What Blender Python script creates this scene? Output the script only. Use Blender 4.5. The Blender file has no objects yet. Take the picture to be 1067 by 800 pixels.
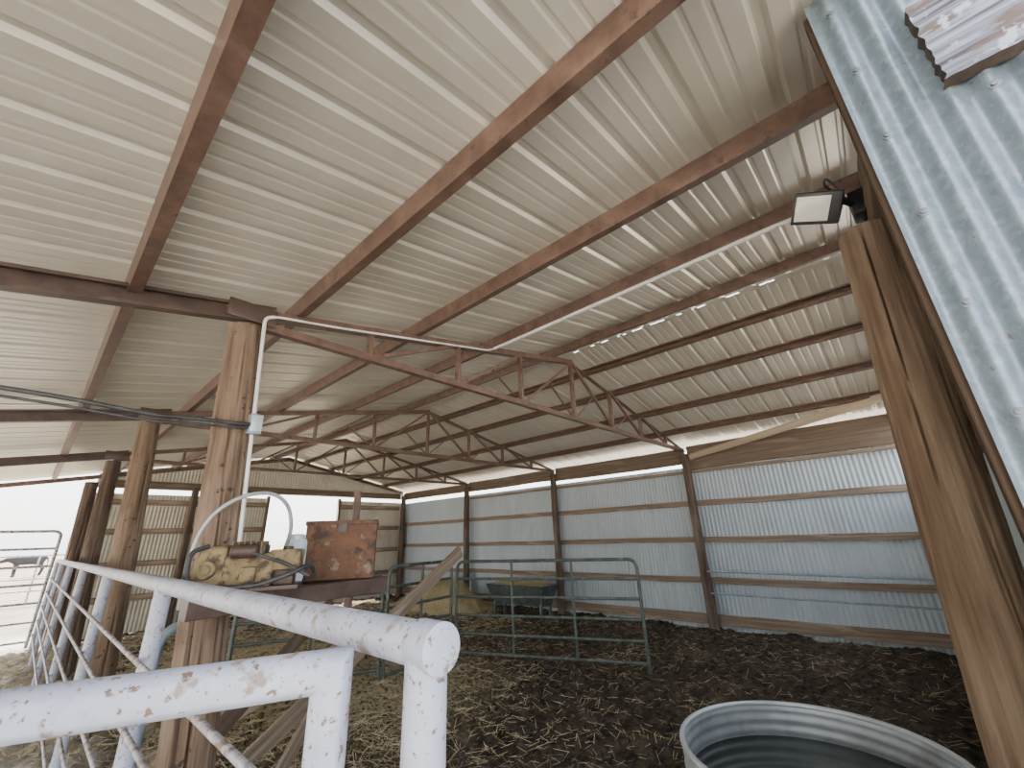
import bpy, math, random
from mathutils import Vector, Matrix, noise
random.seed(7)
H=1.6
def P(x,y,z): return Vector((x,y,z+H))
COL=bpy.context.scene.collection

# ------------------------------------------------------------------ materials
def mat(name,c1,c2,nscale=6,stretch=(1,1,1),rough=.6,metal=0,bump=.2,bdist=.01,c3=None,c3scale=3,c3t=(.55,.62),c3stretch=(1,1,1),detail=8,ramp=(.35,.65),rvar=.15,c4=None,c4scale=30,c4t=(.6,.66),spec=.5):
    m=bpy.data.materials.new(name); m.use_nodes=True
    nt=m.node_tree; N=nt.nodes; L=nt.links
    b=N['Principled BSDF']
    tc=N.new('ShaderNodeTexCoord')
    def nz(scale,st,det=detail):
        mp=N.new('ShaderNodeMapping'); mp.inputs['Scale'].default_value=st
        L.new(tc.outputs['Object'],mp.inputs[0])
        n=N.new('ShaderNodeTexNoise'); n.inputs['Scale'].default_value=scale; n.inputs['Detail'].default_value=det
        n.inputs['Roughness'].default_value=.62
        L.new(mp.outputs[0],n.inputs['Vector']); return n
    n1=nz(nscale,stretch)
    r=N.new('ShaderNodeValToRGB'); r.color_ramp.elements[0].position=ramp[0]; r.color_ramp.elements[1].position=ramp[1]
    r.color_ramp.elements[0].color=(*c1,1); r.color_ramp.elements[1].color=(*c2,1)
    L.new(n1.outputs['Fac'],r.inputs[0]); col=r.outputs[0]
    def over(col,c,sc,t,st):
        n=nz(sc,st)
        mr=N.new('ShaderNodeMapRange'); mr.inputs[1].default_value=t[0]; mr.inputs[2].default_value=t[1]
        L.new(n.outputs['Fac'],mr.inputs[0])
        mx=N.new('ShaderNodeMix'); mx.data_type='RGBA'; L.new(mr.outputs[0],mx.inputs[0])
        L.new(col,mx.inputs[6]); mx.inputs[7].default_value=(*c,1)
        return mx.outputs[2]
    if c3: col=over(col,c3,c3scale,c3t,c3stretch)
    if c4: col=over(col,c4,c4scale,c4t,(1,1,1))
    L.new(col,b.inputs['Base Color'])
    mr=N.new('ShaderNodeMapRange'); mr.inputs[3].default_value=max(.05,rough-rvar); mr.inputs[4].default_value=min(1,rough+rvar)
    L.new(n1.outputs['Fac'],mr.inputs[0]); L.new(mr.outputs[0],b.inputs['Roughness'])
    b.inputs['Metallic'].default_value=metal
    b.inputs['Specular IOR Level'].default_value=spec
    if bump>0:
        bp=N.new('ShaderNodeBump'); bp.inputs['Strength'].default_value=bump; bp.inputs['Distance'].default_value=bdist
        L.new(n1.outputs['Fac'],bp.inputs['Height']); L.new(bp.outputs[0],b.inputs['Normal'])
    return m
M={}
M['roof']=mat('galvalume_roof',(.575,.54,.46),(.635,.60,.52),2.5,(1,1,1),.36,.32,.03,c3=(.51,.475,.40),c3scale=1.6,c3t=(.48,.76),c3stretch=(.25,1,1),rvar=.08)
M['rust']=mat('rusted_steel',(.078,.045,.034),(.15,.09,.067),10,(1,1,1),.5,.12,.3,.003,c3=(.19,.125,.095),c3scale=7,c3t=(.58,.72),c4=(.05,.03,.023),c4scale=14,c4t=(.6,.7))
M['rustdark']=mat('dark_rusted_steel',(.045,.029,.024),(.085,.053,.042),10,(1,1,1),.45,.15,.2,.003,c3=(.12,.078,.062),c3scale=9,c3t=(.62,.72))
M['tin']=mat('galvanized_tin',(.36,.42,.46),(.41,.47,.515),3,(1,1,.3),.55,.1,.02,c3=(.33,.37,.40),c3scale=2,c3t=(.52,.76),c3stretch=(1,1,.4))
M['tank']=mat('dull_galvanized',(.30,.33,.35),(.44,.47,.49),6,(1,1,1),.5,.4,.05,c3=(.25,.26,.26),c3scale=4,c3t=(.52,.7))
M['rim']=mat('bright_galvanized',(.40,.44,.47),(.52,.56,.59),6,(1,1,1),.4,.4,.05)
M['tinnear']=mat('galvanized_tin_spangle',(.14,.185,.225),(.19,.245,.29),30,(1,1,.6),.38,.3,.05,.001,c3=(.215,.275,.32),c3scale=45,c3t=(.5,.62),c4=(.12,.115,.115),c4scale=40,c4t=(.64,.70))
M['post']=mat('weathered_log',(.09,.06,.042),(.215,.15,.105),11,(.12,2.2,2.2),.85,0,1,.016,c3=(.27,.205,.155),c3scale=3,c3t=(.48,.68),c3stretch=(.3,1.5,1.5),c4=(.045,.032,.025),c4scale=18,c4t=(.62,.68),spec=.2)
M['postwarm']=mat('weathered_brown_log',(.125,.085,.058),(.24,.17,.118),12,(.07,2.6,2.6),.85,0,.9,.012,c3=(.29,.22,.16),c3scale=4,c3t=(.5,.7),c3stretch=(.2,1.8,1.8),ramp=(.34,.66),spec=.2)
M['tinwarm']=mat('warm_lit_tin',(.46,.42,.345),(.55,.51,.425),3,(1,1,.25),.5,.1,.03,c3=(.38,.34,.27),c3scale=2,c3t=(.5,.72))  # end wall tin; warm light is put into its base colour
M['post2']=mat('dark_creosote_log',(.06,.043,.034),(.15,.108,.082),9,(.12,2.2,2.2),.85,0,.8,.012,c3=(.22,.17,.135),c3scale=3,c3t=(.5,.7),c3stretch=(.3,1.5,1.5),spec=.2)
M['board']=mat('brown_board',(.10,.073,.053),(.18,.135,.10),10,(.1,2.5,2.5),.8,0,.5,.006,c3=(.23,.18,.14),c3scale=4,c3t=(.56,.75),c3stretch=(.3,2,2),ramp=(.3,.7),spec=.2)
M['darkboard']=mat('dark_brown_board',(.045,.031,.022),(.10,.068,.048),10,(.1,2.5,2.5),.8,0,.5,.006,spec=.2)
M['boardgrey']=mat('grey_weathered_board',(.18,.138,.10),(.33,.265,.20),12,(.08,2.5,2.5),.85,0,.6,.006,c3=(.40,.335,.265),c3scale=5,c3t=(.55,.7),c3stretch=(.2,2,2),spec=.2)
M['girt']=mat('tan_girt_board',(.15,.112,.082),(.28,.215,.16),10,(.1,2.5,2.5),.85,0,.6,.006,c3=(.36,.29,.225),c3scale=4,c3t=(.56,.7),c3stretch=(.3,2,2),spec=.2)
M['brace']=mat('light_tan_board',(.33,.255,.175),(.44,.355,.255),8,(.1,2.5,2.5),.85,0,.4,.005,spec=.2)
M['paintboard']=mat('peeling_painted_board',(.07,.065,.075),(.28,.31,.40),16,(.07,1.8,1.8),.85,0,1,.012,c3=(.13,.10,.09),c3scale=8,c3t=(.51,.56),c3stretch=(.3,1.6,1.6),ramp=(.42,.56),c4=(.40,.43,.51),c4scale=14,c4t=(.57,.61),spec=.2)
M['endgrain']=mat('dark_end_grain',(.03,.022,.017),(.09,.065,.048),14,(1,.5,2),.85,0,.6,.006)
M['white']=mat('white_painted_pipe',(.31,.335,.415),(.45,.475,.57),7,(1,1,1),.5,0,.3,.004,c3=(.24,.185,.165),c3scale=24,c3t=(.57,.64),c4=(.15,.095,.07),c4scale=70,c4t=(.59,.64))
M['rod']=mat('rusty_white_rod',(.22,.20,.21),(.44,.45,.51),12,(1,1,1),.5,.1,.15,.003,c3=(.18,.11,.08),c3scale=20,c3t=(.5,.58))
M['green']=mat('dull_green_pipe',(.040,.056,.052),(.09,.115,.105),8,(1,1,1),.45,.1,.1,.003,c3=(.2,.21,.2),c3scale=10,c3t=(.58,.7))
M['bluepipe']=mat('blue_grey_pipe',(.16,.22,.28),(.28,.36,.42),8,(1,1,1),.4,.1,.1,.003)
M['conduit']=mat('pale_grey_conduit',(.62,.62,.62),(.76,.76,.75),6,(1,1,1),.3,.1,.03)
M['rubber']=mat('black_cable',(.02,.02,.022),(.06,.06,.065),12,(1,1,1),.5,0,.1,.003)
M['blk']=mat('black_housing',(.015,.015,.017),(.03,.03,.033),12,(1,1,1),.4,0,.05,.003)
M['rustbox']=mat('mottled_rusted_sheet',(.09,.048,.032),(.185,.092,.05),9,(1,1,1),.85,.1,.5,.004,c3=(.06,.04,.03),c3scale=10,c3t=(.52,.62),c4=(.22,.175,.14),c4scale=12,c4t=(.59,.67))
M['rustyel']=mat('dirty_yellow_casting',(.20,.15,.075),(.33,.25,.13),12,(1,1,1),.8,.1,.6,.006,c3=(.09,.06,.042),c3scale=15,c3t=(.50,.60))
M['jug']=mat('pale_blue_plastic',(.50,.60,.66),(.62,.7,.75),5,(1,1,1),.4,0,.03)
M['glass']=mat('lamp_glass',(.78,.76,.68),(.86,.84,.77),30,(1,1,1),.2,0,.02)
M['hay']=mat('pale_hay',(.32,.27,.16),(.58,.51,.32),30,(1,1,1),.9,0,.8,.03,spec=.1)
M['straw']=mat('dry_straw',(.33,.275,.165),(.58,.50,.33),8,(1,1,1),.85,0,.0,spec=.1)
M['clod']=mat('dark_manure',(.04,.032,.024),(.11,.085,.062),12,(1,1,1),.95,0,.5,.01,spec=.1)
M['cow']=mat('black_hide',(.006,.006,.007),(.02,.018,.018),8,(1,1,1),.5,0,.1)
M['water']=mat('dark_water',(.010,.016,.013),(.018,.026,.021),3,(1,1,1),.06,0,.05,.01,rvar=.02)
M['screw']=mat('zinc_screw',(.10,.11,.13),(.2,.22,.25),20,(1,1,1),.45,.4,.1)
def ground_mat():
    m=bpy.data.materials.new('barn_dirt'); m.use_nodes=True
    nt=m.node_tree;N=nt.nodes;L=nt.links;b=N['Principled BSDF']
    tc=N.new('ShaderNodeTexCoord')
    def nz(s,d=10,r=.65):
        n=N.new('ShaderNodeTexNoise');n.inputs['Scale'].default_value=s;n.inputs['Detail'].default_value=d;n.inputs['Roughness'].default_value=r
        L.new(tc.outputs['Object'],n.inputs['Vector']);return n
    def ramp(n,a,b_,p=(.35,.65)):
        r=N.new('ShaderNodeValToRGB');r.color_ramp.elements[0].position=p[0];r.color_ramp.elements[1].position=p[1]
        r.color_ramp.elements[0].color=(*a,1);r.color_ramp.elements[1].color=(*b_,1);L.new(n.outputs['Fac'],r.inputs[0]);return r
    def mixc(fac,a,b_):
        k=N.new('ShaderNodeMix');k.data_type='RGBA';L.new(fac,k.inputs[0]);L.new(a,k.inputs[6])
        if isinstance(b_,tuple): k.inputs[7].default_value=b_
        else: L.new(b_,k.inputs[7])
        return k.outputs[2]
    n1=nz(9,12,.78);mud=ramp(n1,(.022,.018,.014),(.135,.107,.078),(.38,.68))
    n2=nz(1.3);n3=nz(3)
    tan=ramp(n3,(.46,.42,.36),(.62,.57,.49))
    field=ramp(nz(.8),(.20,.165,.12),(.34,.29,.22))
    def step(src,a,b_):
        k=N.new('ShaderNodeMapRange');k.interpolation_type='SMOOTHSTEP';k.inputs[1].default_value=a;k.inputs[2].default_value=b_
        L.new(src,k.inputs[0]);return k.outputs[0]
    def mth(op,a,bb=None):
        k=N.new('ShaderNodeMath');k.operation=op
        for i,v in enumerate((a,bb)):
            if v is None: continue
            if isinstance(v,(int,float)):k.inputs[i].default_value=v
            else:L.new(v,k.inputs[i])
        return k.outputs[0]
    sx=N.new('ShaderNodeSeparateXYZ');L.new(tc.outputs['Object'],sx.inputs[0])
    c0=mixc(mth('MULTIPLY',step(n2.outputs['Fac'],.50,.74),step(nz(30,6,.7).outputs['Fac'],.38,.65)),mud.outputs[0],(.21,.17,.12,1))
    dx=mth('SUBTRACT',sx.outputs[0],2.9);dy=mth('SUBTRACT',sx.outputs[1],6.6)
    rr=mth('ADD',mth('MULTIPLY',dx,dx),mth('MULTIPLY',mth('MULTIPLY',dy,dy),.45))
    n5=nz(26,6,.7)
    pm=mth('MULTIPLY',step(rr,6.0,.4),step(n5.outputs['Fac'],.38,.56))
    c0=mixc(pm,c0,(.42,.36,.21,1))
    nj=mth('MULTIPLY',mth('SUBTRACT',n2.outputs['Fac'],.5),1.5)
    ax=mth('ADD',sx.outputs[0],nj); ay=mth('ADD',sx.outputs[1],nj)
    mud_area=mth('MULTIPLY',step(ax,.3,1.3),mth('MULTIPLY',step(ax,12.0,10.5),mth('MULTIPLY',step(ay,13.,12.2),step(ay,-9.,-7.))))  # mud carried past the open end, unseen, to cut bounced light
    out=mixc(step(ay,12.5,15),tan.outputs[0],field.outputs[0])
    L.new(mixc(mud_area,out,c0),b.inputs['Base Color']);b.inputs['Roughness'].default_value=.9;b.inputs['Specular IOR Level'].default_value=.12
    n4=nz(22,12,.7)
    bp=N.new('ShaderNodeBump');bp.inputs['Strength'].default_value=1;bp.inputs['Distance'].default_value=.05
    L.new(n4.outputs['Fac'],bp.inputs['Height']);L.new(bp.outputs[0],b.inputs['Normal'])
    return m
M['ground']=ground_mat()

# ------------------------------------------------------------------ helpers
def tag(o,label=None,cat=None,group=None,kind=None):
    if label:o['label']=label
    if cat:o['category']=cat
    if group:o['group']=group
    if kind:o['kind']=kind
    return o
def setparent(o,par):
    o.parent=par
    o.matrix_parent_inverse=Matrix.Translation(par.location).inverted()
def empty(name,loc):
    e=bpy.data.objects.new(name,None);e.location=loc;e.empty_display_size=.1;COL.objects.link(e);return e
def mk(name,verts,faces,m,MW=None,par=None,smooth=True,angle=40,recenter=True):
    me=bpy.data.meshes.new(name)
    vs=[Vector(v) for v in verts]
    if MW is None and recenter:
        mn=Vector((min(v.x for v in vs),min(v.y for v in vs),min(v.z for v in vs)))
        mxx=Vector((max(v.x for v in vs),max(v.y for v in vs),max(v.z for v in vs)))
        c=Vector(((mn.x+mxx.x)/2,(mn.y+mxx.y)/2,mn.z))
        vs=[v-c for v in vs]; MW=Matrix.Translation(c)
    me.from_pydata([tuple(v) for v in vs],[],faces); me.validate(); me.update()
    mats=m if isinstance(m,(list,tuple)) else [m]
    for k in mats: me.materials.append(k)
    if smooth:
        me.shade_smooth(); me.set_sharp_from_angle(angle=math.radians(angle))
    o=bpy.data.objects.new(name,me)
    if MW is not None:
        o.location=MW.to_translation(); o.rotation_mode='QUATERNION'; o.rotation_quaternion=MW.to_quaternion()
    COL.objects.link(o)
    if par: setparent(o,par)
    return o
def merge(*parts):
    V=[];F=[]
    for v,f in parts:
        k=len(V);V+=[Vector(a) for a in v];F+=[tuple(i+k for i in a) for a in f]
    return V,F
def sweep(pts,r,seg=12,caps=True):
    pts=[Vector(p) for p in pts]; n=len(pts)
    rs=r if isinstance(r,(list,tuple)) else [r]*n
    V=[];F=[];nrm=None
    for i,p in enumerate(pts):
        t=(pts[min(i+1,n-1)]-pts[max(i-1,0)]).normalized()
        if nrm is None:
            a=Vector((0,0,1)) if abs(t.z)<.9 else Vector((1,0,0))
            nrm=(a-t*a.dot(t)).normalized()
        else:
            nrm=(nrm-t*nrm.dot(t)).normalized()
        b=t.cross(nrm)
        for k in range(seg):
            a=2*math.pi*k/seg
            V.append(p+(nrm*math.cos(a)+b*math.sin(a))*rs[i])
    for i in range(n-1):
        for k in range(seg):
            k2=(k+1)%seg
            F.append((i*seg+k,i*seg+k2,(i+1)*seg+k2,(i+1)*seg+k))
    if caps:
        F.append(tuple(range(seg-1,-1,-1)));F.append(tuple((n-1)*seg+k for k in range(seg)))
    return V,F
def mitre(pts,r,seg=28):
    pts=[Vector(p) for p in pts];n=len(pts);d=[(pts[i+1]-pts[i]).normalized() for i in range(n-1)]
    a=Vector((0,0,1)) if abs(d[0].z)<.9 else Vector((1,0,0));u=(a-d[0]*a.dot(d[0])).normalized();w=d[0].cross(u)
    offs=[(u*math.cos(2*math.pi*k/seg)+w*math.sin(2*math.pi*k/seg))*r for k in range(seg)]
    V=[];F=[]
    for i in range(n):
        if i in (0,n-1): V+=[pts[i]+o for o in offs]
        else:
            nn=(d[i-1]+d[i]).normalized()
            ring=[o-d[i-1]*(o.dot(nn)/d[i-1].dot(nn)) for o in offs];V+=[pts[i]+q for q in ring]
            offs=[q-d[i]*q.dot(d[i]) for q in ring]
    for i in range(n-1):
        for k in range(seg): F.append((i*seg+k,i*seg+(k+1)%seg,(i+1)*seg+(k+1)%seg,(i+1)*seg+k))
    F.append(tuple(range(seg-1,-1,-1)));F.append(tuple((n-1)*seg+k for k in range(seg)))
    return V,F
def fillet(pts,rad,n=6):
    pts=[Vector(p) for p in pts];out=[pts[0]]
    for i in range(1,len(pts)-1):
        a=pts[i-1]-pts[i];b=pts[i+1]-pts[i]
        r=min(rad,a.length*.49,b.length*.49);pa=pts[i]+a.normalized()*r;pb=pts[i]+b.normalized()*r
        for k in range(n+1):
            t=k/n;out.append(pa*(1-t)**2+pts[i]*2*t*(1-t)+pb*t*t)
    out.append(pts[-1]);return out
def orient(p1,p2,up=(0,0,1)):
    x=(p2-p1).normalized();up=Vector(up)
    z=(up-x*up.dot(x))
    if z.length<1e-4: up=Vector((0,1,0)); z=(up-x*up.dot(x))
    z.normalize();y=z.cross(x)
    m=Matrix((x,y,z)).transposed().to_4x4();m.translation=p1;return m
def boxgeo(x0,x1,y0,y1,z0,z1,b=0):
    if b<=0:
        V=[(x,y,z) for x in (x0,x1) for y in (y0,y1) for z in (z0,z1)]
        F=[(0,1,3,2),(4,6,7,5),(0,4,5,1),(2,3,7,6),(0,2,6,4),(1,5,7,3)]
        return [Vector(v) for v in V],F
    import bmesh
    bm=bmesh.new();V,F=boxgeo(x0,x1,y0,y1,z0,z1)
    vs=[bm.verts.new(v) for v in V]
    for f in F: bm.faces.new([vs[i] for i in f])
    bmesh.ops.bevel(bm,geom=bm.edges[:],offset=b,segments=2,affect='EDGES',profile=.5)
    bm.verts.index_update();VV=[v.co.copy() for v in bm.verts];FF=[tuple(v.index for v in f.verts) for f in bm.faces];bm.free()
    return VV,FF
def beam(name,p1,p2,w,h,m,up=(0,0,1),par=None,b=.004,wob=0):
    p1=Vector(p1);p2=Vector(p2);Lg=(p2-p1).length
    if wob:
        V=[];F=[];n=max(6,int(Lg/.12));ph=random.random()*50
        for i in range(n+1):
            x=Lg*i/n
            dy=noise.noise(Vector((x*.8,ph,0)))*wob;dz=noise.noise(Vector((x*.8,ph,9)))*wob
            prof=[(-w/2+b,-h/2),(w/2-b,-h/2),(w/2,-h/2+b),(w/2,h/2-b),(w/2-b,h/2),(-w/2+b,h/2),(-w/2,h/2-b),(-w/2,-h/2+b)]
            for q in prof:
                j=noise.noise(Vector((x*6,q[0]*40+ph,q[1]*40)))*wob*.25
                V.append((x+(j*2 if i in(0,n) else 0),q[0]+dy+j,q[1]+dz+j))
        for i in range(n):
            for k in range(8):
                F.append((i*8+k,i*8+(k+1)%8,(i+1)*8+(k+1)%8,(i+1)*8+k))
        F.append(tuple(range(7,-1,-1)));F.append(tuple(n*8+k for k in range(8)))
    else:
        V,F=boxgeo(0,Lg,-w/2,w/2,-h/2,h/2,b)
    return mk(name,V,F,m,orient(p1,p2,up),par,angle=30)
def cprof(name,p1,p2,d,w,t,m,up=(0,0,1),par=None,flip=1):
    p1=Vector(p1);p2=Vector(p2);Lg=(p2-p1).length
    lip=.02
    pr=[(w,-d/2+lip),(w,-d/2),(0,-d/2),(0,d/2),(w,d/2),(w,d/2-lip),(w-t,d/2-lip),(w-t,d/2-t),(t,d/2-t),(t,-d/2+t),(w-t,-d/2+t),(w-t,-d/2+lip)]
    pr=[((a-w/2)*flip,b) for a,b in pr];n=len(pr)
    V=[(x,a,b) for x in (0,Lg) for a,b in pr]
    F=[(k,(k+1)%n,n+(k+1)%n,n+k) for k in range(n)]
    F.append(tuple(range(n)));F.append(tuple(n+k for k in range(n)))
    return mk(name,V,F,m,orient(p1,p2,up),par,smooth=False)
def angleiron(name,p1,p2,s,m,up=(0,0,1),par=None,t=.006):
    p1=Vector(p1);p2=Vector(p2);Lg=(p2-p1).length
    pr=[(-s/2,-s/2),(s/2,-s/2),(s/2,-s/2+t),(-s/2+t,-s/2+t),(-s/2+t,s/2),(-s/2,s/2)];n=6
    V=[(x,a,b) for x in (0,Lg) for a,b in pr];F=[(k,(k+1)%n,n+(k+1)%n,n+k) for k in range(n)]
    F.append(tuple(range(n)));F.append(tuple(n+k for k in range(n)))
    return mk(name,V,F,m,orient(p1,p2,up),par,smooth=False)
def log(name,p1,p2,r1,r2,m,seed=0,par=None,cracks=14,cw=.085,cl0=(.3,.8),dep=1):
    p1=Vector(p1);p2=Vector(p2);Lg=(p2-p1).length;seg=120 if cw<.06 else 80;n=max(20,int(Lg/.045));V=[];F=[]
    R=random.Random(seed)
    cr=[(R.uniform(0,6.28),R.uniform(0,1),R.uniform(*cl0),R.uniform(.1,.24)*dep) for i in range(cracks)]
    for i in range(n+1):
        f=i/n;x=Lg*f;r=r1+(r2-r1)*f
        cy=noise.noise(Vector((x*.5,seed,0)))*.02;cz=noise.noise(Vector((x*.5,seed,5)))*.02
        for k in range(seg):
            a=2*math.pi*k/seg
            rr=r*(1+.07*noise.noise(Vector((x*.8,math.cos(a)*1.2+seed,math.sin(a)*1.2)))+.05*noise.noise(Vector((x*3,math.cos(a)*4+seed,math.sin(a)*4)))+.03*noise.noise(Vector((x*4,math.cos(a)*11+seed,math.sin(a)*11))))
            for (ca,cs,cl,cd) in cr:
                cc=ca+.15*noise.noise(Vector((x*1.1,ca,seed)))
                d=abs((a-cc+math.pi)%(2*math.pi)-math.pi)
                if d<cw and abs(f-cs)<cl/2: rr-=r*cd*(1-d/cw)*min(1,(cl/2-abs(f-cs))*12)
            V.append((x,math.cos(a)*rr+cy,math.sin(a)*rr+cz))
    for i in range(n):
        for k in range(seg):
            F.append((i*seg+k,i*seg+(k+1)%seg,(i+1)*seg+(k+1)%seg,(i+1)*seg+k))
    F.append(tuple(range(seg-1,-1,-1)));F.append(tuple(n*seg+k for k in range(seg)))
    return mk(name,V,F,m,orient(p1,p2),par,angle=50)
def corr(o,u,Lu,v,Lv,nrm,amp=.007,pitch=.068,step=8,nv=2):
    o=Vector(o);u=Vector(u);v=Vector(v);nrm=Vector(nrm);n=max(2,int(Lu/pitch*step));V=[];F=[]
    for i in range(n+1):
        d=Lu*i/n
        for j in range(nv):
            V.append(o+u*d+v*(Lv*j/(nv-1))+nrm*(amp*math.sin(2*math.pi*d/pitch)))
    for i in range(n):
        for j in range(nv-1):
            F.append((i*nv+j,(i+1)*nv+j,(i+1)*nv+j+1,i*nv+j+1))
    return V,F
def lathe(prof,c,seg=32,axis='Z'):
    V=[];F=[];n=len(prof)
    for k in range(seg):
        a=2*math.pi*k/seg
        for r,z in prof:
            q=(r*math.cos(a),r*math.sin(a),z)
            if axis=='X': q=(q[2],q[0],q[1])
            if axis=='Y': q=(q[0],q[2],q[1])
            V.append(Vector(q)+Vector(c))
    for k in range(seg):
        k2=(k+1)%seg
        for j in range(n-1): F.append((k*n+j,k2*n+j,k2*n+j+1,k*n+j+1))
    return V,F

# ------------------------------------------------------------------ camera
cam=bpy.data.cameras.new('camera');co=bpy.data.objects.new('camera',cam);COL.objects.link(co)
cam.sensor_fit='HORIZONTAL';cam.sensor_width=36;cam.lens=430/1067*36;cam.clip_start=.02;cam.clip_end=2000
f=Vector((.7021,.6239,.3430)).normalized();upv=Vector((-.2319,-.2554,.9387));r=f.cross(upv).normalized();upv=r.cross(f)
mw=Matrix((r,upv,-f)).transposed().to_4x4();mw.translation=(0,0,H);co.matrix_world=mw
bpy.context.scene.camera=co

# ------------------------------------------------------------------ constants
XR=8.23;YE=12.4;YS=-.4;XL=-4.6;RX=4.41  # unseen left eave is run far out to even the light
def roofz(x): return 1.42+.2*x if x<=RX else 2.302-.2*(x-RX)
POSTY=[2.84,5.98,9.05]
TC=(2.83,.63);TR=.60

# ------------------------------------------------------------------ ground
def gz(x,y):
    ins=1 if (0.2<x<8.6 and -1<y<12.6) else .25
    if abs(x)>30 or abs(y)>40: return 0
    z=.04*noise.fractal(Vector((x*1.3,y*1.3,0)),.8,2,4)*ins
    z+=.035*noise.fractal(Vector((x*5,y*5,3)),.7,2,4)*ins
    if ins==1: z+=.055*abs(noise.noise(Vector((x*5.5,y*5.5,7))))+.04*abs(noise.noise(Vector((x*12,y*12,2))))-.03
    z+=.26*math.exp(-((x-2.6)**2/1.5+(y-6.2)**2/2.2))
    return z
def axisvals(a,b,s,outs):
    l=[];x=a
    while x<b: l.append(x);x+=s
    return sorted(set([-o+a for o in outs]+l+[b+o for o in outs]))
xs=axisvals(-.2,9.0,.03,[.3,.8,1.5,3,6,12,30,80,250,700]);ys=axisvals(-.8,12.8,.04,[.3,.8,1.5,3,6,12,30,80,250,700])
V=[(x,y,gz(x,y)) for x in xs for y in ys];ny=len(ys)
F=[(i*ny+j,(i+1)*ny+j,(i+1)*ny+j+1,i*ny+j+1) for i in range(len(xs)-1) for j in range(ny-1)]
fl=mk('floor',V,F,M['ground'],recenter=False,angle=180)
tag(fl,'dark trampled manure dirt floor with pale sandy ground outside','ground',kind='structure')

rs=random.Random(3);V=[];F=[]
def addstraw(x,y,z,l,w,a,tilt):
    d=Vector((math.cos(a)*math.cos(tilt),math.sin(a)*math.cos(tilt),math.sin(tilt)))*l/2
    s=Vector((-math.sin(a),math.cos(a),0))*w/2;c=Vector((x,y,z));u=Vector((0,0,w*.5));k=len(V)
    V.extend([c-d-s,c-d+s,c-d+u,c+d-s,c+d+s,c+d+u]);F.extend([(k,k+1,k+4,k+3),(k+1,k+2,k+5,k+4),(k+2,k,k+3,k+5),(k,k+2,k+1),(k+3,k+4,k+5)])
cnt=0
def intank(x,y): return (x-TC[0])**2+(y-TC[1])**2<(TR+.1)**2
while cnt<50000:
    x=rs.uniform(.1,8.1);y=rs.uniform(-.1,12.2)
    if intank(x,y): continue
    dn=noise.noise(Vector((x*.6,y*.6,11)))+.7*noise.noise(Vector((x*2.2,y*2.2,1)))
    near=.8*math.exp(-((x-1.4)**2/1.6+(y-3.2)**2/6))+2.4*math.exp(-((x-2.9)**2/2.5+(y-6.6)**2/5))
    far=1.0 if (y>6 and x<7) else 0
    if rs.random()*1.4<.09+max(0,dn-.05)*.6+near*.8+far*.8:
        w=rs.uniform(.0015,.003) if (x*x+y*y<16) else rs.uniform(.003,.005)
        addstraw(x,y,gz(x,y)+.007,rs.uniform(.04,.16),w,rs.uniform(0,6.28),rs.uniform(-.4,.4));cnt+=1
tag(mk('straw_litter',V,F,M['straw'],smooth=False),'loose dry straw scattered over dark barn floor','straw',kind='stuff')
V=[];F=[]
for i in range(1800):
    x=rs.uniform(.8,8.0);y=rs.uniform(0,11);s=rs.uniform(.008,.03)
    if intank(x,y): continue
    z=gz(x,y)-s*.35;k=len(V);ph=rs.random()*99
    for lat in range(1,4):
        for lo in range(6):
            a=math.pi*lat/4;b=lo*math.pi/3
            rr=s*(1+.6*noise.noise(Vector((lat+ph,lo*1.3,0))));V.append(Vector((x+rr*math.sin(a)*math.cos(b),y+rr*math.sin(a)*math.sin(b),z+rr*.6*math.cos(a)+s*.15)))
    t=len(V);V.append(Vector((x,y,z+s*.75)))
    for lat in range(2):
        for lo in range(6): F.append((k+lat*6+lo,k+(lat+1)*6+lo,k+(lat+1)*6+(lo+1)%6,k+lat*6+(lo+1)%6))
    for lo in range(6): F.append((t,k+lo,k+(lo+1)%6))
tag(mk('manure_clods',V,F,M['clod'],angle=180),'dark clods of manure and mud on the barn floor','manure',kind='stuff')

# ------------------------------------------------------------------ roof
prof=[(0,0),(.018,.017),(.044,.017),(.062,0),(.132,0),(.141,.004),(.154,.004),(.163,0),(.213,0),(.222,.004),(.235,.004),(.244,0)]
def roofslope(xa,xb,nx):
    yy=[];y=YS
    while y<YE+.2:
        for a,b in prof: yy.append((y+a,b))
        y+=.305
    V=[];F=[]
    for i in range(nx+1):
        x=xa+(xb-xa)*i/nx
        e=0 if abs(x-RX)<.06 else 1
        for y,b in yy: V.append((x,y,roofz(x)+b*1+H+e*.003*noise.noise(Vector((x*.7,y*1.5,0)))))
    n=len(yy)
    for i in range(nx):
        for j in range(n-1): F.append((i*n+j,(i+1)*n+j,(i+1)*n+j+1,i*n+j+1))
    return V,F
fV=[];fF=[];g=.015
def fl_(y0,y1):
    k=len(fV)
    for y in (y0,y1):
        for x,z in ((RX-g-.04,roofz(RX-g-.04)-.004),(RX,roofz(RX)-.006),(RX+g+.04,roofz(RX+g+.04)-.004)): fV.append((x,y,z+H))
    fF.extend([(k,k+1,k+4,k+3),(k+1,k+2,k+5,k+4)])
y=YS;rq=random.Random(5)
while y<YE+.25:
    if .1<y<2.6:
        s=rq.uniform(.05,.18);q=rq.uniform(.05,.2);fl_(y,y+q);y+=q+s
    else: fl_(y,y+.305);y+=.305
k=len(fV)
for y in (YS,YE+.2):
    for x,z in ((RX-.05,roofz(RX-.05)+.035),(RX,roofz(RX)+.04),(RX+.05,roofz(RX+.05)+.035)): fV.append((x,y,z+H))
fF.extend([(k,k+1,k+4,k+3),(k+1,k+2,k+5,k+4)])
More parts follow.
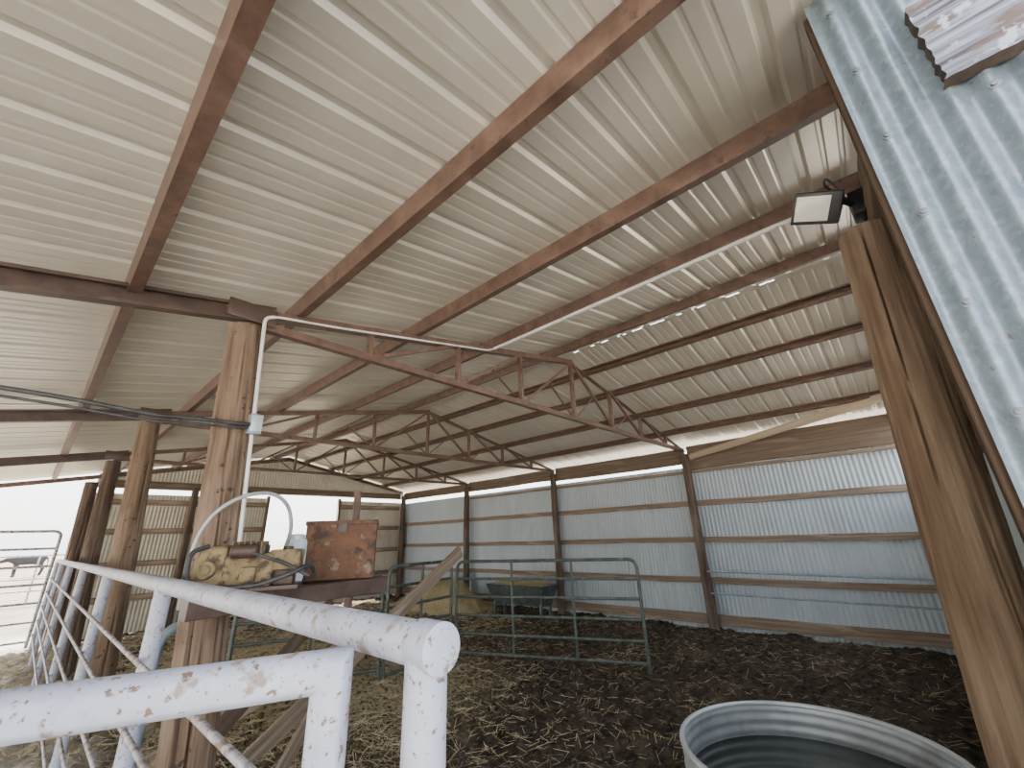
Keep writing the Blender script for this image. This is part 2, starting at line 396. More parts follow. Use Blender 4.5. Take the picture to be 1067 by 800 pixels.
V,F=merge(roofslope(XL,RX-g,14),roofslope(RX+g,XR+.3,8),(fV,fF))
ce=mk('ceiling',V,F,M['roof'],smooth=False)
tag(ce,'ribbed bare metal roof sheeting seen from below','roof',kind='structure')

for i,x in enumerate([-4.4,-3.6,-2.75,-1.8,-.87,.07,.925,1.91,2.9,3.97,4.86,5.6,6.52,7.42]):
    z=roofz(x)-.056
    up=(-.2,0,1) if x<RX else (.2,0,1)
    o=cprof('roof_purlin',P(x,YS+.05,z),P(x,YE+.1,z),.105 if x<3.5 else .09,.06,.005,M['rust'],up=up,flip=-1 if x<RX else 1)
    tag(o,'long rust-brown steel channel purlin under the metal roof','roof beam','roof purlins')

# ------------------------------------------------------------------ trusses
def truss(Y,seed):
    e=empty('roof_truss',P(RX,Y,1.36))
    tag(e,'rusty steel gable roof truss spanning between timber posts','truss','roof trusses')
    zt=lambda x:(1.29+.2*x) if x<=RX else 1.29+.2*RX-.2*(x-RX)
    angleiron('top_chord',P(.5,Y,zt(.5)),P(RX,Y,zt(RX)),.062,M['rust'],par=e)
    angleiron('top_chord',P(8.12,Y,zt(8.12)-.02),P(RX,Y,zt(RX)),.062,M['rust'],par=e)
    angleiron('bottom_chord',P(.62,Y,1.355),P(7.98,Y,1.40),.056,M['rust'],par=e)
    zb=lambda x:1.355+.045*(x-.62)/7.36
    xsn=[.75,1.5,2.43,3.36,RX,5.4,6.35,7.3]
    for i,x in enumerate(xsn[1:]):
        beam('web_post',P(x,Y+.012,zb(x)),P(x,Y+.012,zt(x)),.035,.052,M['rust'],up=(0,1,0),par=e,b=.002)
    for a,b in zip(xsn[:-1],xsn[1:]):
        if a<1: continue
        p,q=((a,zb(a)),(b,zt(b))) if b<=RX else ((a,zt(a)),(b,zb(b)))
        angleiron('web_brace',P(p[0],Y-.01,p[1]),P(q[0],Y-.01,q[1]),.032,M['rust'],par=e,t=.005)
        if 2.3<a<5.5:
            m_=(a+b)/2;w0=(b,zb(b)) if b<=RX else (a,zb(a))
            angleiron('web_brace',P(w0[0],Y+.01,w0[1]),P(m_,Y+.01,(p[1]+q[1])/2),.022,M['rust'],par=e,t=.004)
    cprof('rafter',P(.78,Y-.03,zt(.78)-.01),P(-4.5,Y-.03,zt(-4.5)-.01),.12,.06,.006,M['rustdark'],par=e)
    V,F=boxgeo(.5,.78,Y-.075,Y-.062,zt(.5)-.05+H,zt(.6)+.05+H,.002)
    mk('gusset_plate',V,F,M['rustdark'],par=e)
for i,Y in enumerate(POSTY): truss(Y,i)
e=empty('gable_rafter',P(RX,YE-.14,2.0));tag(e,'rusty steel rafter pair along the end gable','roof beam')
angleiron('rafter',P(-4.5,YE-.14,.40),P(RX,YE-.14,2.18),.08,M['rust'],par=e);angleiron('rafter',P(8.1,YE-.14,1.44),P(RX,YE-.14,2.18),.08,M['rust'],par=e)

# ------------------------------------------------------------------ long wall
parts=[];k=0
for a,b in [(-.4,2.84),(2.84,5.98),(5.98,9.05),(9.05,12.45)]:
    parts.append(corr(P(XR+.006*k,a-.03,-1.62),(0,1,0),b-a+.06,(0,0,1),2.72,(1,0,0),amp=.006));k=1-k
V,F=merge(*parts)
tag(mk('wall_right',V,F,M['tin'],angle=80),'galvanized corrugated tin side wall','wall',kind='structure')
for z,h in [(.43,.095),(-.2,.095),(-.86,.095),(-1.47,.16)]:
    o=beam('wall_girt',P(XR-.035,-.3,z),P(XR-.035,12.3,z),.045,h,M['girt'],wob=.014)
    tag(o,'rough tan wooden girt nailed across corrugated tin wall','wood beam','side wall girts')
for a,b,zz,hh in [(-.3,2.84,1.27,.44),(2.84,5.98,1.31,.30),(5.98,9.05,1.32,.26),(9.05,12.3,1.32,.22)]:  # near bay board drawn deeper, taking in shadow as well as wood
    o=beam('eave_header',P(XR-.06,a+.03,zz),P(XR-.06,b-.03,zz),.06,hh,M['board'],wob=.012)
    tag(o,'wide brown wooden eave board above tin wall','wood beam','eave headers')
o=beam('eave_rail',P(XR-.1,-.2,1.0),P(XR-.1,9,1.0),.05,.05,M['girt'],wob=.01);tag(o,'narrow light wooden rail at the top of tin wall','wood beam')
for z in (-.74,-1.08):
    V,F=sweep([P(XR-.2,-.2,z),P(XR-.2,2.8,z+.03)],.014)
    tag(mk('wall_pipe_rail',V,F,M['bluepipe']),'thin steel pipe rail along lower tin wall','pipe rail','wall pipe rails')
for i,Y in enumerate(POSTY+[12.15]):
    o=log('timber_post',P(8.07,Y,-1.65),P(8.07,Y,1.33),.085,.072,M['post2'],seed=20+i)
    tag(o,'dark round timber post standing against tin wall','post','side wall posts')
o=beam('diagonal_brace',P(8.0,2.72,1.25),P(7.35,-.3,1.60),.04,.11,M['brace'],b=.003);tag(o,'pale wooden board slanting from wall post up to roof','wood brace')

# ------------------------------------------------------------------ back end wall
YB=YE;ox0,ox1,oz0,oz1=4.05,5.95,-.45,1.24
parts=[corr(P(.7,YB,-1.62),(1,0,0),ox0-.7,(0,0,1),2.75,(0,1,0)),
 corr(P(ox1,YB,-1.62),(1,0,0),XR-ox1,(0,0,1),2.75,(0,1,0)),
 corr(P(ox0,YB,-1.62),(1,0,0),ox1-ox0,(0,0,1),oz0+1.62,(0,1,0))]
def gabl(x0,x1,z0,Y,s=.068):
    V=[];F=[];n=int((x1-x0)/.0085)
    for i in range(n+1):
        x=x0+(x1-x0)*i/n
        d=.007*math.sin(2*math.pi*x/s);V+= [P(x,Y+d,z0),P(x,Y+d,roofz(x)-.03)]
    for i in range(n): F.append((2*i,2*i+2,2*i+3,2*i+1))
    return V,F
parts.append(gabl(.7,XR,1.24,YB+.02))
V,F=merge(*parts)
tag(mk('wall_back',V,F,M['tinwarm'],angle=80),'weathered tin end wall with wooden rails and an opening','wall',kind='structure')
for z in (-.95,-.3,.35,.95):
    segs=[(.75,ox0-.06),(ox1+.06,8.05)] if oz0<z<oz1 else [(.75,8.05)]
    for a,b in segs:
        tag(beam('wall_girt',P(a,YB-.05,z),P(b,YB-.05,z),.05,.12,M['girt'],wob=.012),'brown wooden girt across the end wall','wood beam','end wall girts')
tag(beam('gable_board',P(.75,YB-.05,1.33),P(8.05,YB-.05,1.33),.04,.16,M['board'],wob=.012),'wide brown board along the top of the end wall','wood beam')
tag(log('timber_post',P(2.4,YB-.19,-1.65),P(2.4,YB-.19,1.3),.08,.07,M['post2'],seed=16),'round timber post against end wall','post')
def trimn(i,p,q):
    o=beam('trim_%d'%i,p,q,.06,.1,M['board'],up=(0,1,0));tag(o,'brown wooden frame board around wall opening','trim',kind='structure')
trimn(1,P(ox0-.02,YB-.07,oz0),P(ox0-.02,YB-.07,oz1-.06));trimn(2,P(ox1+.02,YB-.07,oz0),P(ox1+.02,YB-.07,oz1-.06))
trimn(3,P(ox0,YB-.07,oz0),P(ox1,YB-.07,oz0))

# ------------------------------------------------------------------ near end wall & side sheet
YN=-.37;XW=2.75
# short full-height return, then unseen low wall, band above opened to light the trusses
V,F=merge(corr(P(1.42,YN,-1.62),(1,0,0),XW-1.42,(0,0,1),2.9,(0,1,0)),gabl(1.42,XW,1.27,YN-.01),corr(P(XW,YN,-1.62),(1,0,0),XR-XW,(0,0,1),2.0,(0,1,0)))
tag(mk('wall_front',V,F,M['tin'],angle=80),'corrugated tin end wall beside timber posts','wall',kind='structure')
for z in (1.1,.35,-.45,-1.2):
    x1=XW if z>.4 else 8.1
    tag(beam('wall_girt',P(1.5,YN+.035,z),P(x1,YN+.035,z),.04,.12,M['board'],wob=.006),'brown wooden girt across near end wall','wood beam','near end wall girts')
tag(beam('gable_board',P(1.5,YN+.04,1.62),P(RX,YN+.04,2.19),.04,.14,M['board'],wob=.008),'brown board following the roof slope','wood beam')
tag(beam('gable_board',P(RX,YN+.04,2.19),P(8.1,YN+.04,1.46),.04,.14,M['board'],wob=.008),'brown board following the roof slope','wood beam')
XS=1.38
V,F=corr(P(XS,-.185,-1.62),(0,-1,0),2.6,(0,0,1),3.30,(1,0,0),amp=.0115,step=16,nv=30)
tag(mk('wall_side',V,F,M['tinnear'],angle=80),'blue-grey galvanized corrugated tin sheet beside the opening','wall',kind='structure')
tag(beam('door_frame_post',P(XS+.042,-.21,-1.62),P(XS+.042,-.21,1.64),.05,.075,M['darkboard'],up=(0,1,0),wob=.006),'rough brown timber stud edging the tin sheet','wood post')
for yy in (-.235,-.44):
    for k in range(9):
        z=-.6+k*.27
        V,F=lathe([(0,0),(.012,0),(.012,-.002),(.0065,-.003),(.0065,-.008),(0,-.009)],(0,0,0),12,'X')
        o=mk('roofing_screw',V,F,M['screw'],Matrix.Translation(P(XS-.011,yy,z)))
        tag(o,'small zinc roofing screw in tin sheet','screw','tin sheet screws')
def plank(y0,y1,z0,z1,x,th,seed):
    V=[];F=[];ny_,nz_=160,70
    for side in (0,1):
        for i in range(ny_+1):
            for j in range(nz_+1):
                t=i/ny_
                y=y0+(y1-y0)*t;z=z0+(z1-z0)*j/nz_
                g=noise.noise(Vector((y*2,z*22+seed,side)))+.4*noise.noise(Vector((y*5,z*50,4+side)))
                fr=max(0,1-t*10)
                edge=fr*(.018*noise.noise(Vector((z*14,seed,3)))+.014*noise.noise(Vector((z*38,seed+x*3,6))))
                e2=.007*noise.noise(Vector((y*9,seed,5)))+.004*noise.noise(Vector((y*30,seed,8))) if j in (0,nz_) else 0
                V.append((x+(th if side else 0)+g*.0025,y+edge,z+e2+H))
    n=(ny_+1)*(nz_+1);I=lambda s,i,j:s*n+i*(nz_+1)+j
    for i in range(ny_):
        for j in range(nz_):
            F.append((I(0,i,j),I(0,i+1,j),I(0,i+1,j+1),I(0,i,j+1)));F.append((I(1,i,j),I(1,i,j+1),I(1,i+1,j+1),I(1,i+1,j)))
    m0=len(F)
    for i in range(ny_):
        F.append((I(0,i,0),I(1,i,0),I(1,i+1,0),I(0,i+1,0)));F.append((I(0,i,nz_),I(0,i+1,nz_),I(1,i+1,nz_),I(1,i,nz_)))
    for j in range(nz_):
        F.append((I(0,0,j),I(0,0,j+1),I(1,0,j+1),I(1,0,j)));F.append((I(0,ny_,j),I(1,ny_,j),I(1,ny_,j+1),I(0,ny_,j+1)))
    c=Vector((x,y0,z0+H))
    MW=Matrix(((0,1,0,c.x),(-1,0,0,c.y),(0,0,1,c.z),(0,0,0,1)))
    inv=MW.inverted();VV=[inv@Vector(v) for v in V]
    o=mk('weathered_plank',VV,F,[M['paintboard'],M['endgrain']],MW,angle=60)
    for p in o.data.polygons:
        if p.index>=m0: p.material_index=1
    tag(o,'thick splintered plank with peeling blue-white paint nailed to tin','wood plank')
plank(-.366,-1.6,1.075,1.38,1.33,.042,1)

# posts
o=log('timber_post',P(2.34,-.10,-1.65),P(2.38,-.19,1.31),.135,.102,M['postwarm'],seed=3,cracks=14,cw=.04,cl0=(.2,.8),dep=.9)
tag(o,'thick weathered round timber post beside water tank','post')
o=beam('post_header',P(1.5,-.27,1.38),P(3.6,-.27,1.38),.06,.14,M['board'],wob=.008);tag(o,'brown timber header behind the thick post','wood beam')
for i,(Y,xb,xt,r1,r2,m) in enumerate([(2.84,.79,.63,.125,.09,'post'),(5.98,.78,.62,.12,.095,'post'),(9.05,.74,.62,.12,.095,'post2'),(12.15,.7,.62,.12,.1,'post2')]):
    o=log('timber_post',P(xb,Y,-1.68),P(xt,Y,1.31),r1,r2,M[m],seed=40+i)
    tag(o,'tapered round timber post along open side of barn' if i else 'light brown timber post carrying conduit beside pipe fence','post','open side posts')

# ------------------------------------------------------------------ flood light
fc=P(2.24,-.06,1.46)
e=empty('flood_light',fc);tag(e,'small square black-framed floodlight mounted at the end wall','light')
n=Vector((-.80,.22,-.56)).normalized();u=Vector((.5,-.85,-.05));u=(u-n*u.dot(n)).normalized();v=n.cross(u)
MF=Matrix((u,v,n)).transposed().to_4x4();MF.translation=fc
V,F=boxgeo(-.10,.10,-.075,.075,-.03,.012,.006);mk('housing',V,F,M['blk'],MF,e)
V,F=boxgeo(-.085,.055,-.058,.058,.0125,.016,.001);mk('lens_panel',V,F,M['glass'],MF,e)
for i in range(8):
    V,F=boxgeo(-.085+i*.023,-.080+i*.023,-.065,.065,-.058,-.03);mk('heat_sink_fin',V,F,M['blk'],MF,e)
V,F=sweep(fillet([fc+Vector((.02,-.05,.02)),P(2.34,-.17,1.50),P(2.42,-.25,1.44)],.03),.014);mk('bracket',V,F,M['blk'],None,e)
V,F=boxgeo(2.36,2.47,-.26,-.19,1.42+H,1.55+H,.006);mk('junction_box',V,F,M['blk'],None,e)
V,F=sweep(fillet([P(2.38,-.19,1.52),P(2.33,-.12,1.62),P(2.26,-.13,1.62),P(2.24,-.16,1.52),P(2.3,-.15,1.44)],.04,6),.006,8);mk('cord',V,F,M['rubber'],None,e)

# ------------------------------------------------------------------ conduit
cz=lambda x:1.262+.2*x
pts=fillet([P(1.0,2.62,-.12),P(.79,2.74,-.10),P(.785,2.745,.02),P(.705,2.755,1.385),P(.78,2.76,cz(.78)),P(1.2,2.785,cz(1.2)),P(2.0,2.785,cz(2.0)),P(2.80,2.785,cz(2.80)),P(2.82,2.6,cz(2.83)+.005),P(2.82,.1,cz(2.83)+.01),P(2.6,-.2,1.66)],.07,8)
rad=[.0155 if (q.y<2.72 and q.z>H+1.6) else (.008 if q.z>H+1.41 else .0115) for q in pts]
V,F=sweep(pts,rad,12);o=mk('electrical_conduit',V,F,M['conduit']);tag(o,'pale grey conduit running up post and along roof beam','conduit')
e=empty('junction_box',P(.75,2.73,.62));tag(e,'small grey electrical box on conduit beside post','electrical box')
V,F=boxgeo(.715,.785,2.70,2.765,.61+H,.73+H,.006);mk('body',V,F,M['bluepipe'],None,e)
V,F=boxgeo(.72,.78,2.69,2.70,.62+H,.72+H,.003);mk('cover',V,F,M['rim'],None,e)
def cable(pts,r,lab):
    out=[]
    for i in range(len(pts)-1):
        for k in range(8): 
            t=k/8;out.append(Vector(pts[i])*(1-t)+Vector(pts[i+1])*t)
    out.append(Vector(pts[-1]));out=[p+Vector((0,noise.noise(p*3)*.01,noise.noise(p*2.5)*.01)) for p in out]
    V,F=sweep(out,r,10);tag(mk('power_cable',V,F,M['rubber']),lab,'cable','overhead cables')
cable([P(-2.7,2.95,.72),P(-1.2,2.85,.68),P(-.24,2.7,.66),P(.3,2.68,.64),P(.72,2.70,.66)],.011,'thick black overhead cable sagging to the electrical box')
cable([P(-2.7,3.0,.66),P(-1.2,2.83,.645),P(-.24,2.72,.63),P(.3,2.70,.61),P(.72,2.71,.64)],.007,'thin grey-black overhead cable beside the thicker one')

# ------------------------------------------------------------------ near pipe fence
XF=.46
e=empty('pipe_fence',P(XF,.62,-1.6));tag(e,'long white-painted steel pipe fence with thin rod rails','fence')
V,F=sweep([P(XF,.585,-.158),P(XF,11.6,-.158)],.0325,28);mk('top_rail',V,F,M['white'],None,e)
V,F=sweep([P(XF,.568,-.158),P(XF,.57,-.158),P(XF,.625,-.158),P(XF,.628,-.158)],[.033,.036,.036,.032],28);mk('end_collar',V,F,M['white'],None,e)
for Y in (.608,2.53,4.45,6.4,8.3,10.2,11.58):
    V,F=sweep([P(XF,Y,-1.65),P(XF,Y,-.17)],.0325,28);mk('fence_post',V,F,M['white'],None,e)
for z in (-.44,-.66,-.88,-1.1,-1.32):
    V,F=sweep([P(XF-.04,.63,z),P(XF-.04,11.6,z)],.0105,12);mk('rod_rail',V,F,M['rod'],None,e)
e=empty('pipe_gate',P(.36,.72,-1.6));tag(e,'white-painted steel pipe gate standing open beside the fence','gate')
a=P(.367,.722,-.188);b=P(-1.6,1.64,-.188)
V,F=mitre([P(.367,.722,-1.45),a,b,P(-1.6,1.64,-1.45)],.0295,32);mk('gate_frame',V,F,M['white'],None,e)
for z in (-.75,-1.05,-1.4):
    V,F=sweep([Vector((a.x,a.y,z+H)),Vector((b.x,b.y,z+H))],.02,16);mk('gate_bar',V,F,M['rod'],None,e)

# ------------------------------------------------------------------ corral panels
def panel(p,q,z0,z1,nb,nv,m,r=.021,name='corral_panel',lab='',grp='corral panels',fr=.12,lean=0):
    p=Vector((p[0],p[1],0));q=Vector((q[0],q[1],0));e=empty(name,(p.x,p.y,H+z0-.08));tag(e,lab,'livestock panel',grp)
    dn=(q-p).normalized();nn=Vector((-dn.y,dn.x,0))
    def at(t,z): v=p.lerp(q,t)+nn*lean*(z-z0);return Vector((v.x,v.y,z+H))
    V,F=sweep(fillet([at(0,z0-.1),at(0,z1),at(1,z1),at(1,z0-.1)],fr,8),r,16);mk('panel_frame',V,F,m,None,e)
    for i in range(nb):
        z=z0+(z1-z0)*i/nb
        V,F=sweep([at(0.005,z),at(.995,z)],r*.85,12);mk('panel_bar',V,F,m,None,e)
    for i in range(nv):
        t=(i+1)/(nv+1);V,F=sweep([at(t,z0),at(t,z1)],r*.85,12);mk('panel_upright',V,F,m,None,e)
    return e
panel((4.28,5.0),(5.22,2.66),-1.47,-.34,5,2,M['green'],lab='dark green tubular steel corral panel standing on dirt')
panel((3.1,4.9),(4.2,5.03),-1.47,-.32,5,1,M['green'],lab='dark green corral panel joined at its end')
panel((1.7,5.6),(3.05,4.93),-1.4,-.40,5,1,M['green'],lab='dark green corral panel behind the leaning boards')
panel((-2.4,11.9),(.40,11.85),-1.45,.36,6,1,M['rod'],r=.025,lab='tall pale steel pipe gate panel at the open end',grp='end gate panels')
panel((-3.2,22),(1.6,21),-1.5,-.1,4,3,M['rod'],r=.03,lab='pale steel pipe panel standing in the open field',grp='field panels')

# ------------------------------------------------------------------ leaning boards
def bd(p,q,w,h,m,lab):
    tag(beam('loose_board',p,q,w,h,M[m],wob=.006,b=.002),lab,'wood board','leaning boards')
bd(P(1.5,4.22,-1.58),P(4.0,4.6,-.18),.03,.15,'boardgrey','long weathered board leaning diagonally over the pen')
bd(P(1.0,4.6,-1.5),P(2.6,4.1,-.75),.03,.13,'boardgrey','pale board propped at an angle above the straw')
bd(P(.95,3.5,-1.2),P(2.4,4.9,-.62),.03,.13,'board','brown board crossing behind the old motor')
bd(P(1.3,3.35,-1.54),P(2.1,4.0,-1.0),.03,.12,'boardgrey','weathered plank fallen among the straw')
bd(P(1.0,6.1,-1.5),P(2.3,6.4,-.75),.03,.11,'boardgrey','pale plank tilted against the pen panels')

# ------------------------------------------------------------------ platform, rust box, engine
e=empty('wooden_shelf',P(1.2,2.76,-.32));tag(e,'dark brown timber ledge bolted to the post','shelf')
beam('beam',P(.55,2.54,-.27),P(1.64,2.66,-.27),.09,.09,M['rustdark'],par=e,wob=.005);beam('beam',P(.62,2.98,-.27),P(1.66,3.0,-.27),.07,.09,M['rustdark'],par=e,wob=.005)
BX,BY=1.42,2.82
e=empty('rusty_box',P(BX,BY,-.22));tag(e,'mottled brown rusted steel box with lid on timber ledge','metal box')
def rot(V,c,ang):
    R=Matrix.Rotation(ang,4,'Z');c=Vector(c);return [c+R@(v-c) for v in V]
cb=P(BX,BY,0);ra=-.55
V,F=boxgeo(BX-.21,BX+.21,BY-.16,BY+.16,-.222+H,.10+H,.006);mk('body',rot(V,cb,ra),F,M['rustbox'],None,e)
V,F=boxgeo(BX-.217,BX+.217,BY-.167,BY+.167,.098+H,.125+H,.004);mk('lid',rot(V,cb,ra),F,M['rustbox'],None,e)
V,F=boxgeo(BX-.03,BX+.03,BY-.172,BY-.16,.05+H,.11+H,.002);mk('latch',rot(V,cb,ra),F,M['rustdark'],None,e)
o=log('stub_post',P(1.75,3.3,-1.65),P(1.75,3.3,.38),.035,.028,M['rust'],seed=9);tag(o,'thin rusty stub post rising behind the metal box','post')

EC=P(.81,2.60,-.22);EA=-.5;ES=1.15
e=empty('old_engine',EC);tag(e,'dirty yellow-tan old engine with angular housing and black hoses','engine')
def ep(name,geo,m):
    V,F=geo;mk(name,rot([v*ES+EC for v in V],EC,EA),F,M[m],None,e)
def rough(geo,a=.004):
    V,F=geo;return [v+Vector((noise.noise(v*22),noise.noise(v*22+Vector((5,0,0))),noise.noise(v*22+Vector((0,9,0)))))*a for v in V],F
ep('base_plate',boxgeo(-.20,.22,-.09,.09,0,.018,.002),'rustdark')
ep('crankcase',rough(boxgeo(-.085,.11,-.09,.08,.018,.15,.012)),'rustyel')
sv,sf=boxgeo(-.21,-.075,-.095,.095,.02,.19,.02)
ep('fan_shroud',rough(([Vector((v.x+(.035 if v.z>.12 and v.x<-.14 else 0),v.y*(1-.5*max(0,(v.z-.12)/.07)*.6),v.z)) for v in sv],sf),.006),'rustyel')
V,F=lathe([(0,-.014),(.018,-.014),(.02,-.006),(.034,-.006),(.038,.004),(.038,.012),(0,.012)],(0,0,0),20,'Y');ep('starter_cup',([v+Vector((-.14,-.10,.095)) for v in V],F),'rustyel')
for k in range(6):
    ep('cooling_fin',boxgeo(-.062+k*.022,-.055+k*.022,-.09,.065,.14,.205,.002),'rustyel')
ep('cylinder_head',boxgeo(-.068,.065,-.06,.055,.14,.19,.006),'rustdark')
ep('fuel_tank',rough(boxgeo(.085,.215,-.08,.08,.08,.165,.012)),'rustyel')
ep('tank_bracket',boxgeo(.11,.19,-.06,.055,.018,.08,.003),'rustdark')
V,F=lathe([(0,0),(.022,0),(.022,.012),(0,.014)],(.15,0,.165),16);ep('fuel_cap',(V,F),'rustdark')
V,F=lathe([(0,-.05),(.025,-.05),(.03,-.045),(.03,.045),(.025,.05),(0,.05)],(-.005,-.115,.165),18,'X');ep('muffler',(V,F),'rustdark')
ep('carburetor',boxgeo(-.01,.05,-.125,-.085,.04,.10,.008),'rustyel')
def hs(pts,r): 
    V,F=sweep(fillet([Vector(p)*ES for p in pts],.05,6),r,12);mk('hose',rot([v+EC for v in V],EC,EA),F,M['rubber'],None,e)
hs([(-.15,-.08,.19),(-.20,-.13,.17),(-.19,-.15,.05),(-.05,-.15,.025),(.08,-.15,.03),(.2,-.13,.07),(.26,-.05,.10),(.27,.02,.06)],.012)
hs([(.0,-.13,.17),(.08,-.15,.14),(.16,-.12,.11),(.26,-.09,.05)],.009)
hp=[P(.56,2.66,-.08),P(.565,2.64,.05),P(.61,2.59,.17),P(.72,2.57,.25),P(.86,2.58,.27),P(.96,2.60,.21),P(1.01,2.63,.08),P(1.0,2.68,-.05)]
V,F=sweep(fillet(hp,.07,6),.0105,14);tag(mk('flexible_conduit',V,F,M['tank']),'grey flexible hose arching over the old engine','hose')
jx,jy=1.12,2.82
e=empty('plastic_canister',P(jx,jy,-.22));tag(e,'squat pale blue and white canister beside rusty box','canister')
V,F=lathe([(0,-.22),(.055,-.22),(.062,-.2),(.062,-.0),(.055,.02),(0,.025)],P(jx,jy,0),28);mk('body',V,F,M['jug'],None,e)
V,F=lathe([(0,.02),(.045,.02),(.045,.045),(.03,.05),(0,.052)],P(jx,jy,0),20);mk('cap',V,F,M['rim'],None,e)
V,F=sweep(fillet([P(.62,3.25,-1.6),P(.62,3.25,-.42),P(.95,3.3,-.42),P(.95,3.3,-1.6)],.13,8),.026,16)
tag(mk('bent_pipe',V,F,M['bluepipe']),'blue-grey bent steel pipe arch beside the timber post','pipe')

# ------------------------------------------------------------------ stock tank
e=empty('stock_tank',P(TC[0],TC[1],-1.6));tag(e,'round galvanized steel stock tank holding dark water','water tank')
pr=[(0,.02),(TR-.02,.02),(TR,.03)]
for i in range(60):
    z=.05+i*.008;pr.append((TR+.008*math.sin(z*2*math.pi/.055),z))
pr+=[(TR,.53),(TR,.55),(TR-.006,.55),(TR-.009,.535)]
for i in range(40):
    z=.53-i*.011;pr.append((TR-.008+.004*math.sin(z*2*math.pi/.055),z))
pr+=[(TR-.03,.06),(0,.05)]
V,F=lathe(pr,(TC[0],TC[1],0),96);mk('tank_body',V,F,M['tank'],None,e,angle=60)
rp=[]
for k in range(17):
    a=2*math.pi*k/16;rp.append((TR+.002+.0135*math.cos(a),.558+.0135*math.sin(a)))
V,F=lathe(rp,(TC[0],TC[1],0),96);mk('rolled_rim',V,F,M['rim'],None,e,angle=80)
V,F=lathe([(0,.40),(TR-.013,.40)],(TC[0],TC[1],0),64);tag(mk('tank_water',V,F,M['water'],None,e),'dark still water')

# ------------------------------------------------------------------ hay & trough
V=[];F=[];nr,na=30,72;hc=(7.2,9.0)
for i in range(nr+1):
    for k in range(na):
        rr=1.8*i/nr;a=2*math.pi*k/na;x=hc[0]+rr*math.cos(a)*.45;y=hc[1]+rr*math.sin(a)
        h=.66*(math.cos(math.pi*min(1,rr/1.8))+1)/2*(1+.6*noise.noise(Vector((x*1.5,y*1.5,0))))+.1*noise.noise(Vector((x*6,y*6,0)))
        V.append(Vector((x,y,max(h,0)+gz(x,y)-.03)))
for i in range(nr):
    for k in range(na): F.append((i*na+k,(i+1)*na+k,(i+1)*na+(k+1)%na,i*na+(k+1)%na))
base=(list(V),list(F));V=[];F=[]
for i in range(7000):
    v=base[0][rs.randrange(0,(nr+1)*na)];addstraw(v.x+rs.uniform(-.12,.12),v.y+rs.uniform(-.12,.12),v.z+.02,rs.uniform(.08,.26),.006,rs.uniform(0,6.28),rs.uniform(-.8,.8))
V,F=merge(base,(V,F));tag(mk('hay_pile',V,F,M['hay'],smooth=False),'heap of loose golden hay near the end wall','hay',kind='stuff')
e=empty('feed_trough',P(7.2,6.4,-1.6));tag(e,'low dark green metal feed trough along the wall','trough')
def trough(x0,x1,y0,y1,z0,z1,t=.03):
    V=[];F=[]
    def ring(dx,z): 
        return [(x0+dx,y0+dx,z),(x1-dx,y0+dx,z),(x1-dx,y1-dx,z),(x0+dx,y1-dx,z)]
    rings=[ring(.12,z0),ring(0,z1),ring(t,z1),ring(.15,z0+.05)]
    for r_ in rings: V+=[Vector(q) for q in r_]
    for i in range(3):
        for k in range(4): F.append((i*4+k,i*4+(k+1)%4,(i+1)*4+(k+1)%4,(i+1)*4+k))
    F.append((3,2,1,0));F.append((12,13,14,15));return V,F
V,F=trough(6.95,7.5,5.6,7.15,.25,.62);mk('trough_body',V,F,M['green'],None,e)
for x in (7.08,7.37):
    for y in (5.75,7.0):
        V,F=boxgeo(x-.025,x+.025,y-.025,y+.025,-.03,.30,.003);mk('leg',V,F,M['green'],None,e)
V=[];F=[]
for i in range(1400):
    x=rs.uniform(7.02,7.43);y=rs.uniform(5.7,7.05)
    addstraw(x,y,.57+.16*math.sin((x-7.02)/.41*3.14)*(1+noise.noise(Vector((x*4,y*4,0))))*rs.uniform(.3,1),rs.uniform(.06,.18),.006,rs.uniform(0,6.28),rs.uniform(-.5,.5))
tag(mk('trough_hay',V,F,M['hay'],smooth=False),'loose golden hay filling the dark feed trough','hay',kind='stuff')

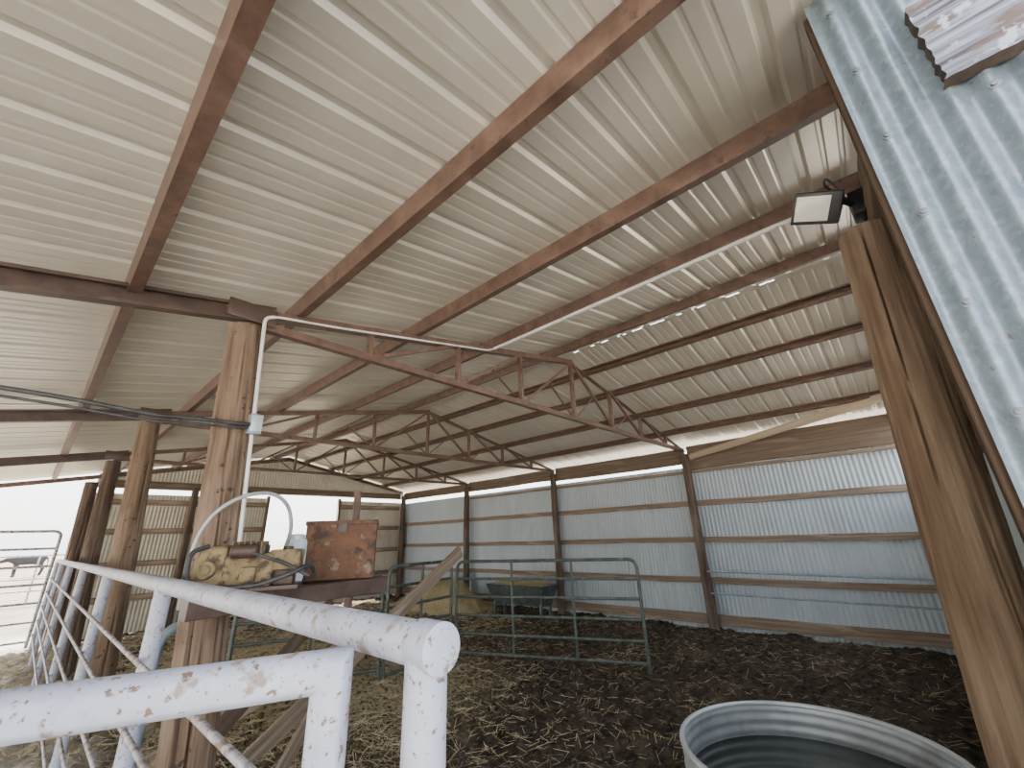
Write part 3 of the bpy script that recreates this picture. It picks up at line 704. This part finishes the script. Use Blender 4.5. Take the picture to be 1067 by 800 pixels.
# ------------------------------------------------------------------ cow
def cow(cx,cy,s=1):
    pts=[("pel",(.62,0,1.16),.30,.27),("mid",(.15,0,1.10),.36,.30),("che",(-.42,0,1.08),.34,.26),("nk",(-.82,0,1.2),.22,.15),("hd",(-1.12,0,1.12),.15,.12),("mz",(-1.42,0,.96),.09,.085),("rump",(.9,0,1.18),.2,.2),
     ("t1",(1.0,0,1.15),.04,.04),("t2",(1.06,0,.8),.025,.025),("t3",(1.05,0,.5),.04,.04)]
    ed=[("pel","mid"),("mid","che"),("che","nk"),("nk","hd"),("hd","mz"),("pel","rump"),("rump","t1"),("t1","t2"),("t2","t3")]
    for sd,sg in (("l",.17),("r",-.17)):
        dx=.08 if sd=="l" else -.06
        pts+=[("sh"+sd,(-.45,sg,.85),.15,.12),("kn"+sd,(-.47+dx,sg,.46),.06,.06),("fe"+sd,(-.45+dx,sg,.18),.045,.045),("ho"+sd,(-.48+dx,sg,.03),.06,.055)]
        pts+=[("st"+sd,(.66,sg,.86),.17,.13),("hk"+sd,(.86+dx,sg,.52),.065,.06),("ft"+sd,(.8+dx,sg,.2),.045,.045),("hh"+sd,(.76+dx,sg,.03),.06,.055)]
        ed+=[("che","sh"+sd),("sh"+sd,"kn"+sd),("kn"+sd,"fe"+sd),("fe"+sd,"ho"+sd),("pel","st"+sd),("st"+sd,"hk"+sd),("hk"+sd,"ft"+sd),("ft"+sd,"hh"+sd)]
        pts+=[("ea"+sd,(-1.08,sg*1.5,1.2),.03,.05)];ed+=[("hd","ea"+sd)]
    idx={p[0]:i for i,p in enumerate(pts)}
    me=bpy.data.meshes.new('cow');me.from_pydata([p[1] for p in pts],[(idx[a],idx[b]) for a,b in ed],[]);me.materials.append(M['cow'])
    o=bpy.data.objects.new('cow',me);COL.objects.link(o)
    o.modifiers.new('skin','SKIN')
    for i,p in enumerate(pts): me.skin_vertices[0].data[i].radius=(p[2],p[3])
    me.skin_vertices[0].data[0].use_root=True
    sb=o.modifiers.new('sub','SUBSURF');sb.levels=2;sb.render_levels=2
    o.location=(cx,cy,.02);o.rotation_euler=(0,0,.15);o.scale=(s,s,s)
    tag(o,'black cow standing side-on in the pale field','cow')
cow(.3,46)
e=empty('field_fence',(0,90,0));tag(e,'distant wire fence with thin posts across the field','fence')
for i in range(24):
    x=-40+i*5;V,F=sweep([(x,90,-.1),(x,90,1.3)],.05,6);mk('fence_post',V,F,M['board'],None,e)
for z in (.4,.8,1.2):
    V,F=sweep([(-40,90,z),(75,90,z)],.02,6);mk('wire',V,F,M['rod'],None,e)

# ------------------------------------------------------------------ light
w=bpy.data.worlds.new('world');bpy.context.scene.world=w;w.use_nodes=True
nt=w.node_tree;bg=nt.nodes['Background']
sk=nt.nodes.new('ShaderNodeTexSky');sk.sky_type='NISHITA';sk.sun_elevation=math.radians(50);sk.sun_rotation=math.radians(-60);sk.sun_disc=False;sk.dust_density=3;sk.air_density=1.2
mx=nt.nodes.new('ShaderNodeMix');mx.data_type='RGBA';mx.inputs[0].default_value=.6;mx.inputs[7].default_value=(6.3,6.4,6.6,1)
nt.links.new(sk.outputs[0],mx.inputs[6]);nt.links.new(mx.outputs[2],bg.inputs[0]);bg.inputs[1].default_value=1.0
sun=bpy.data.lights.new('sun','SUN');sun.energy=40;sun.angle=.01;sun.color=(1,.975,.93)
so=bpy.data.objects.new('sun',sun);COL.objects.link(so)
d=Vector((.5,-.35,-1.0)).normalized();so.rotation_mode='QUATERNION';so.rotation_quaternion=d.to_track_quat('-Z','Y')
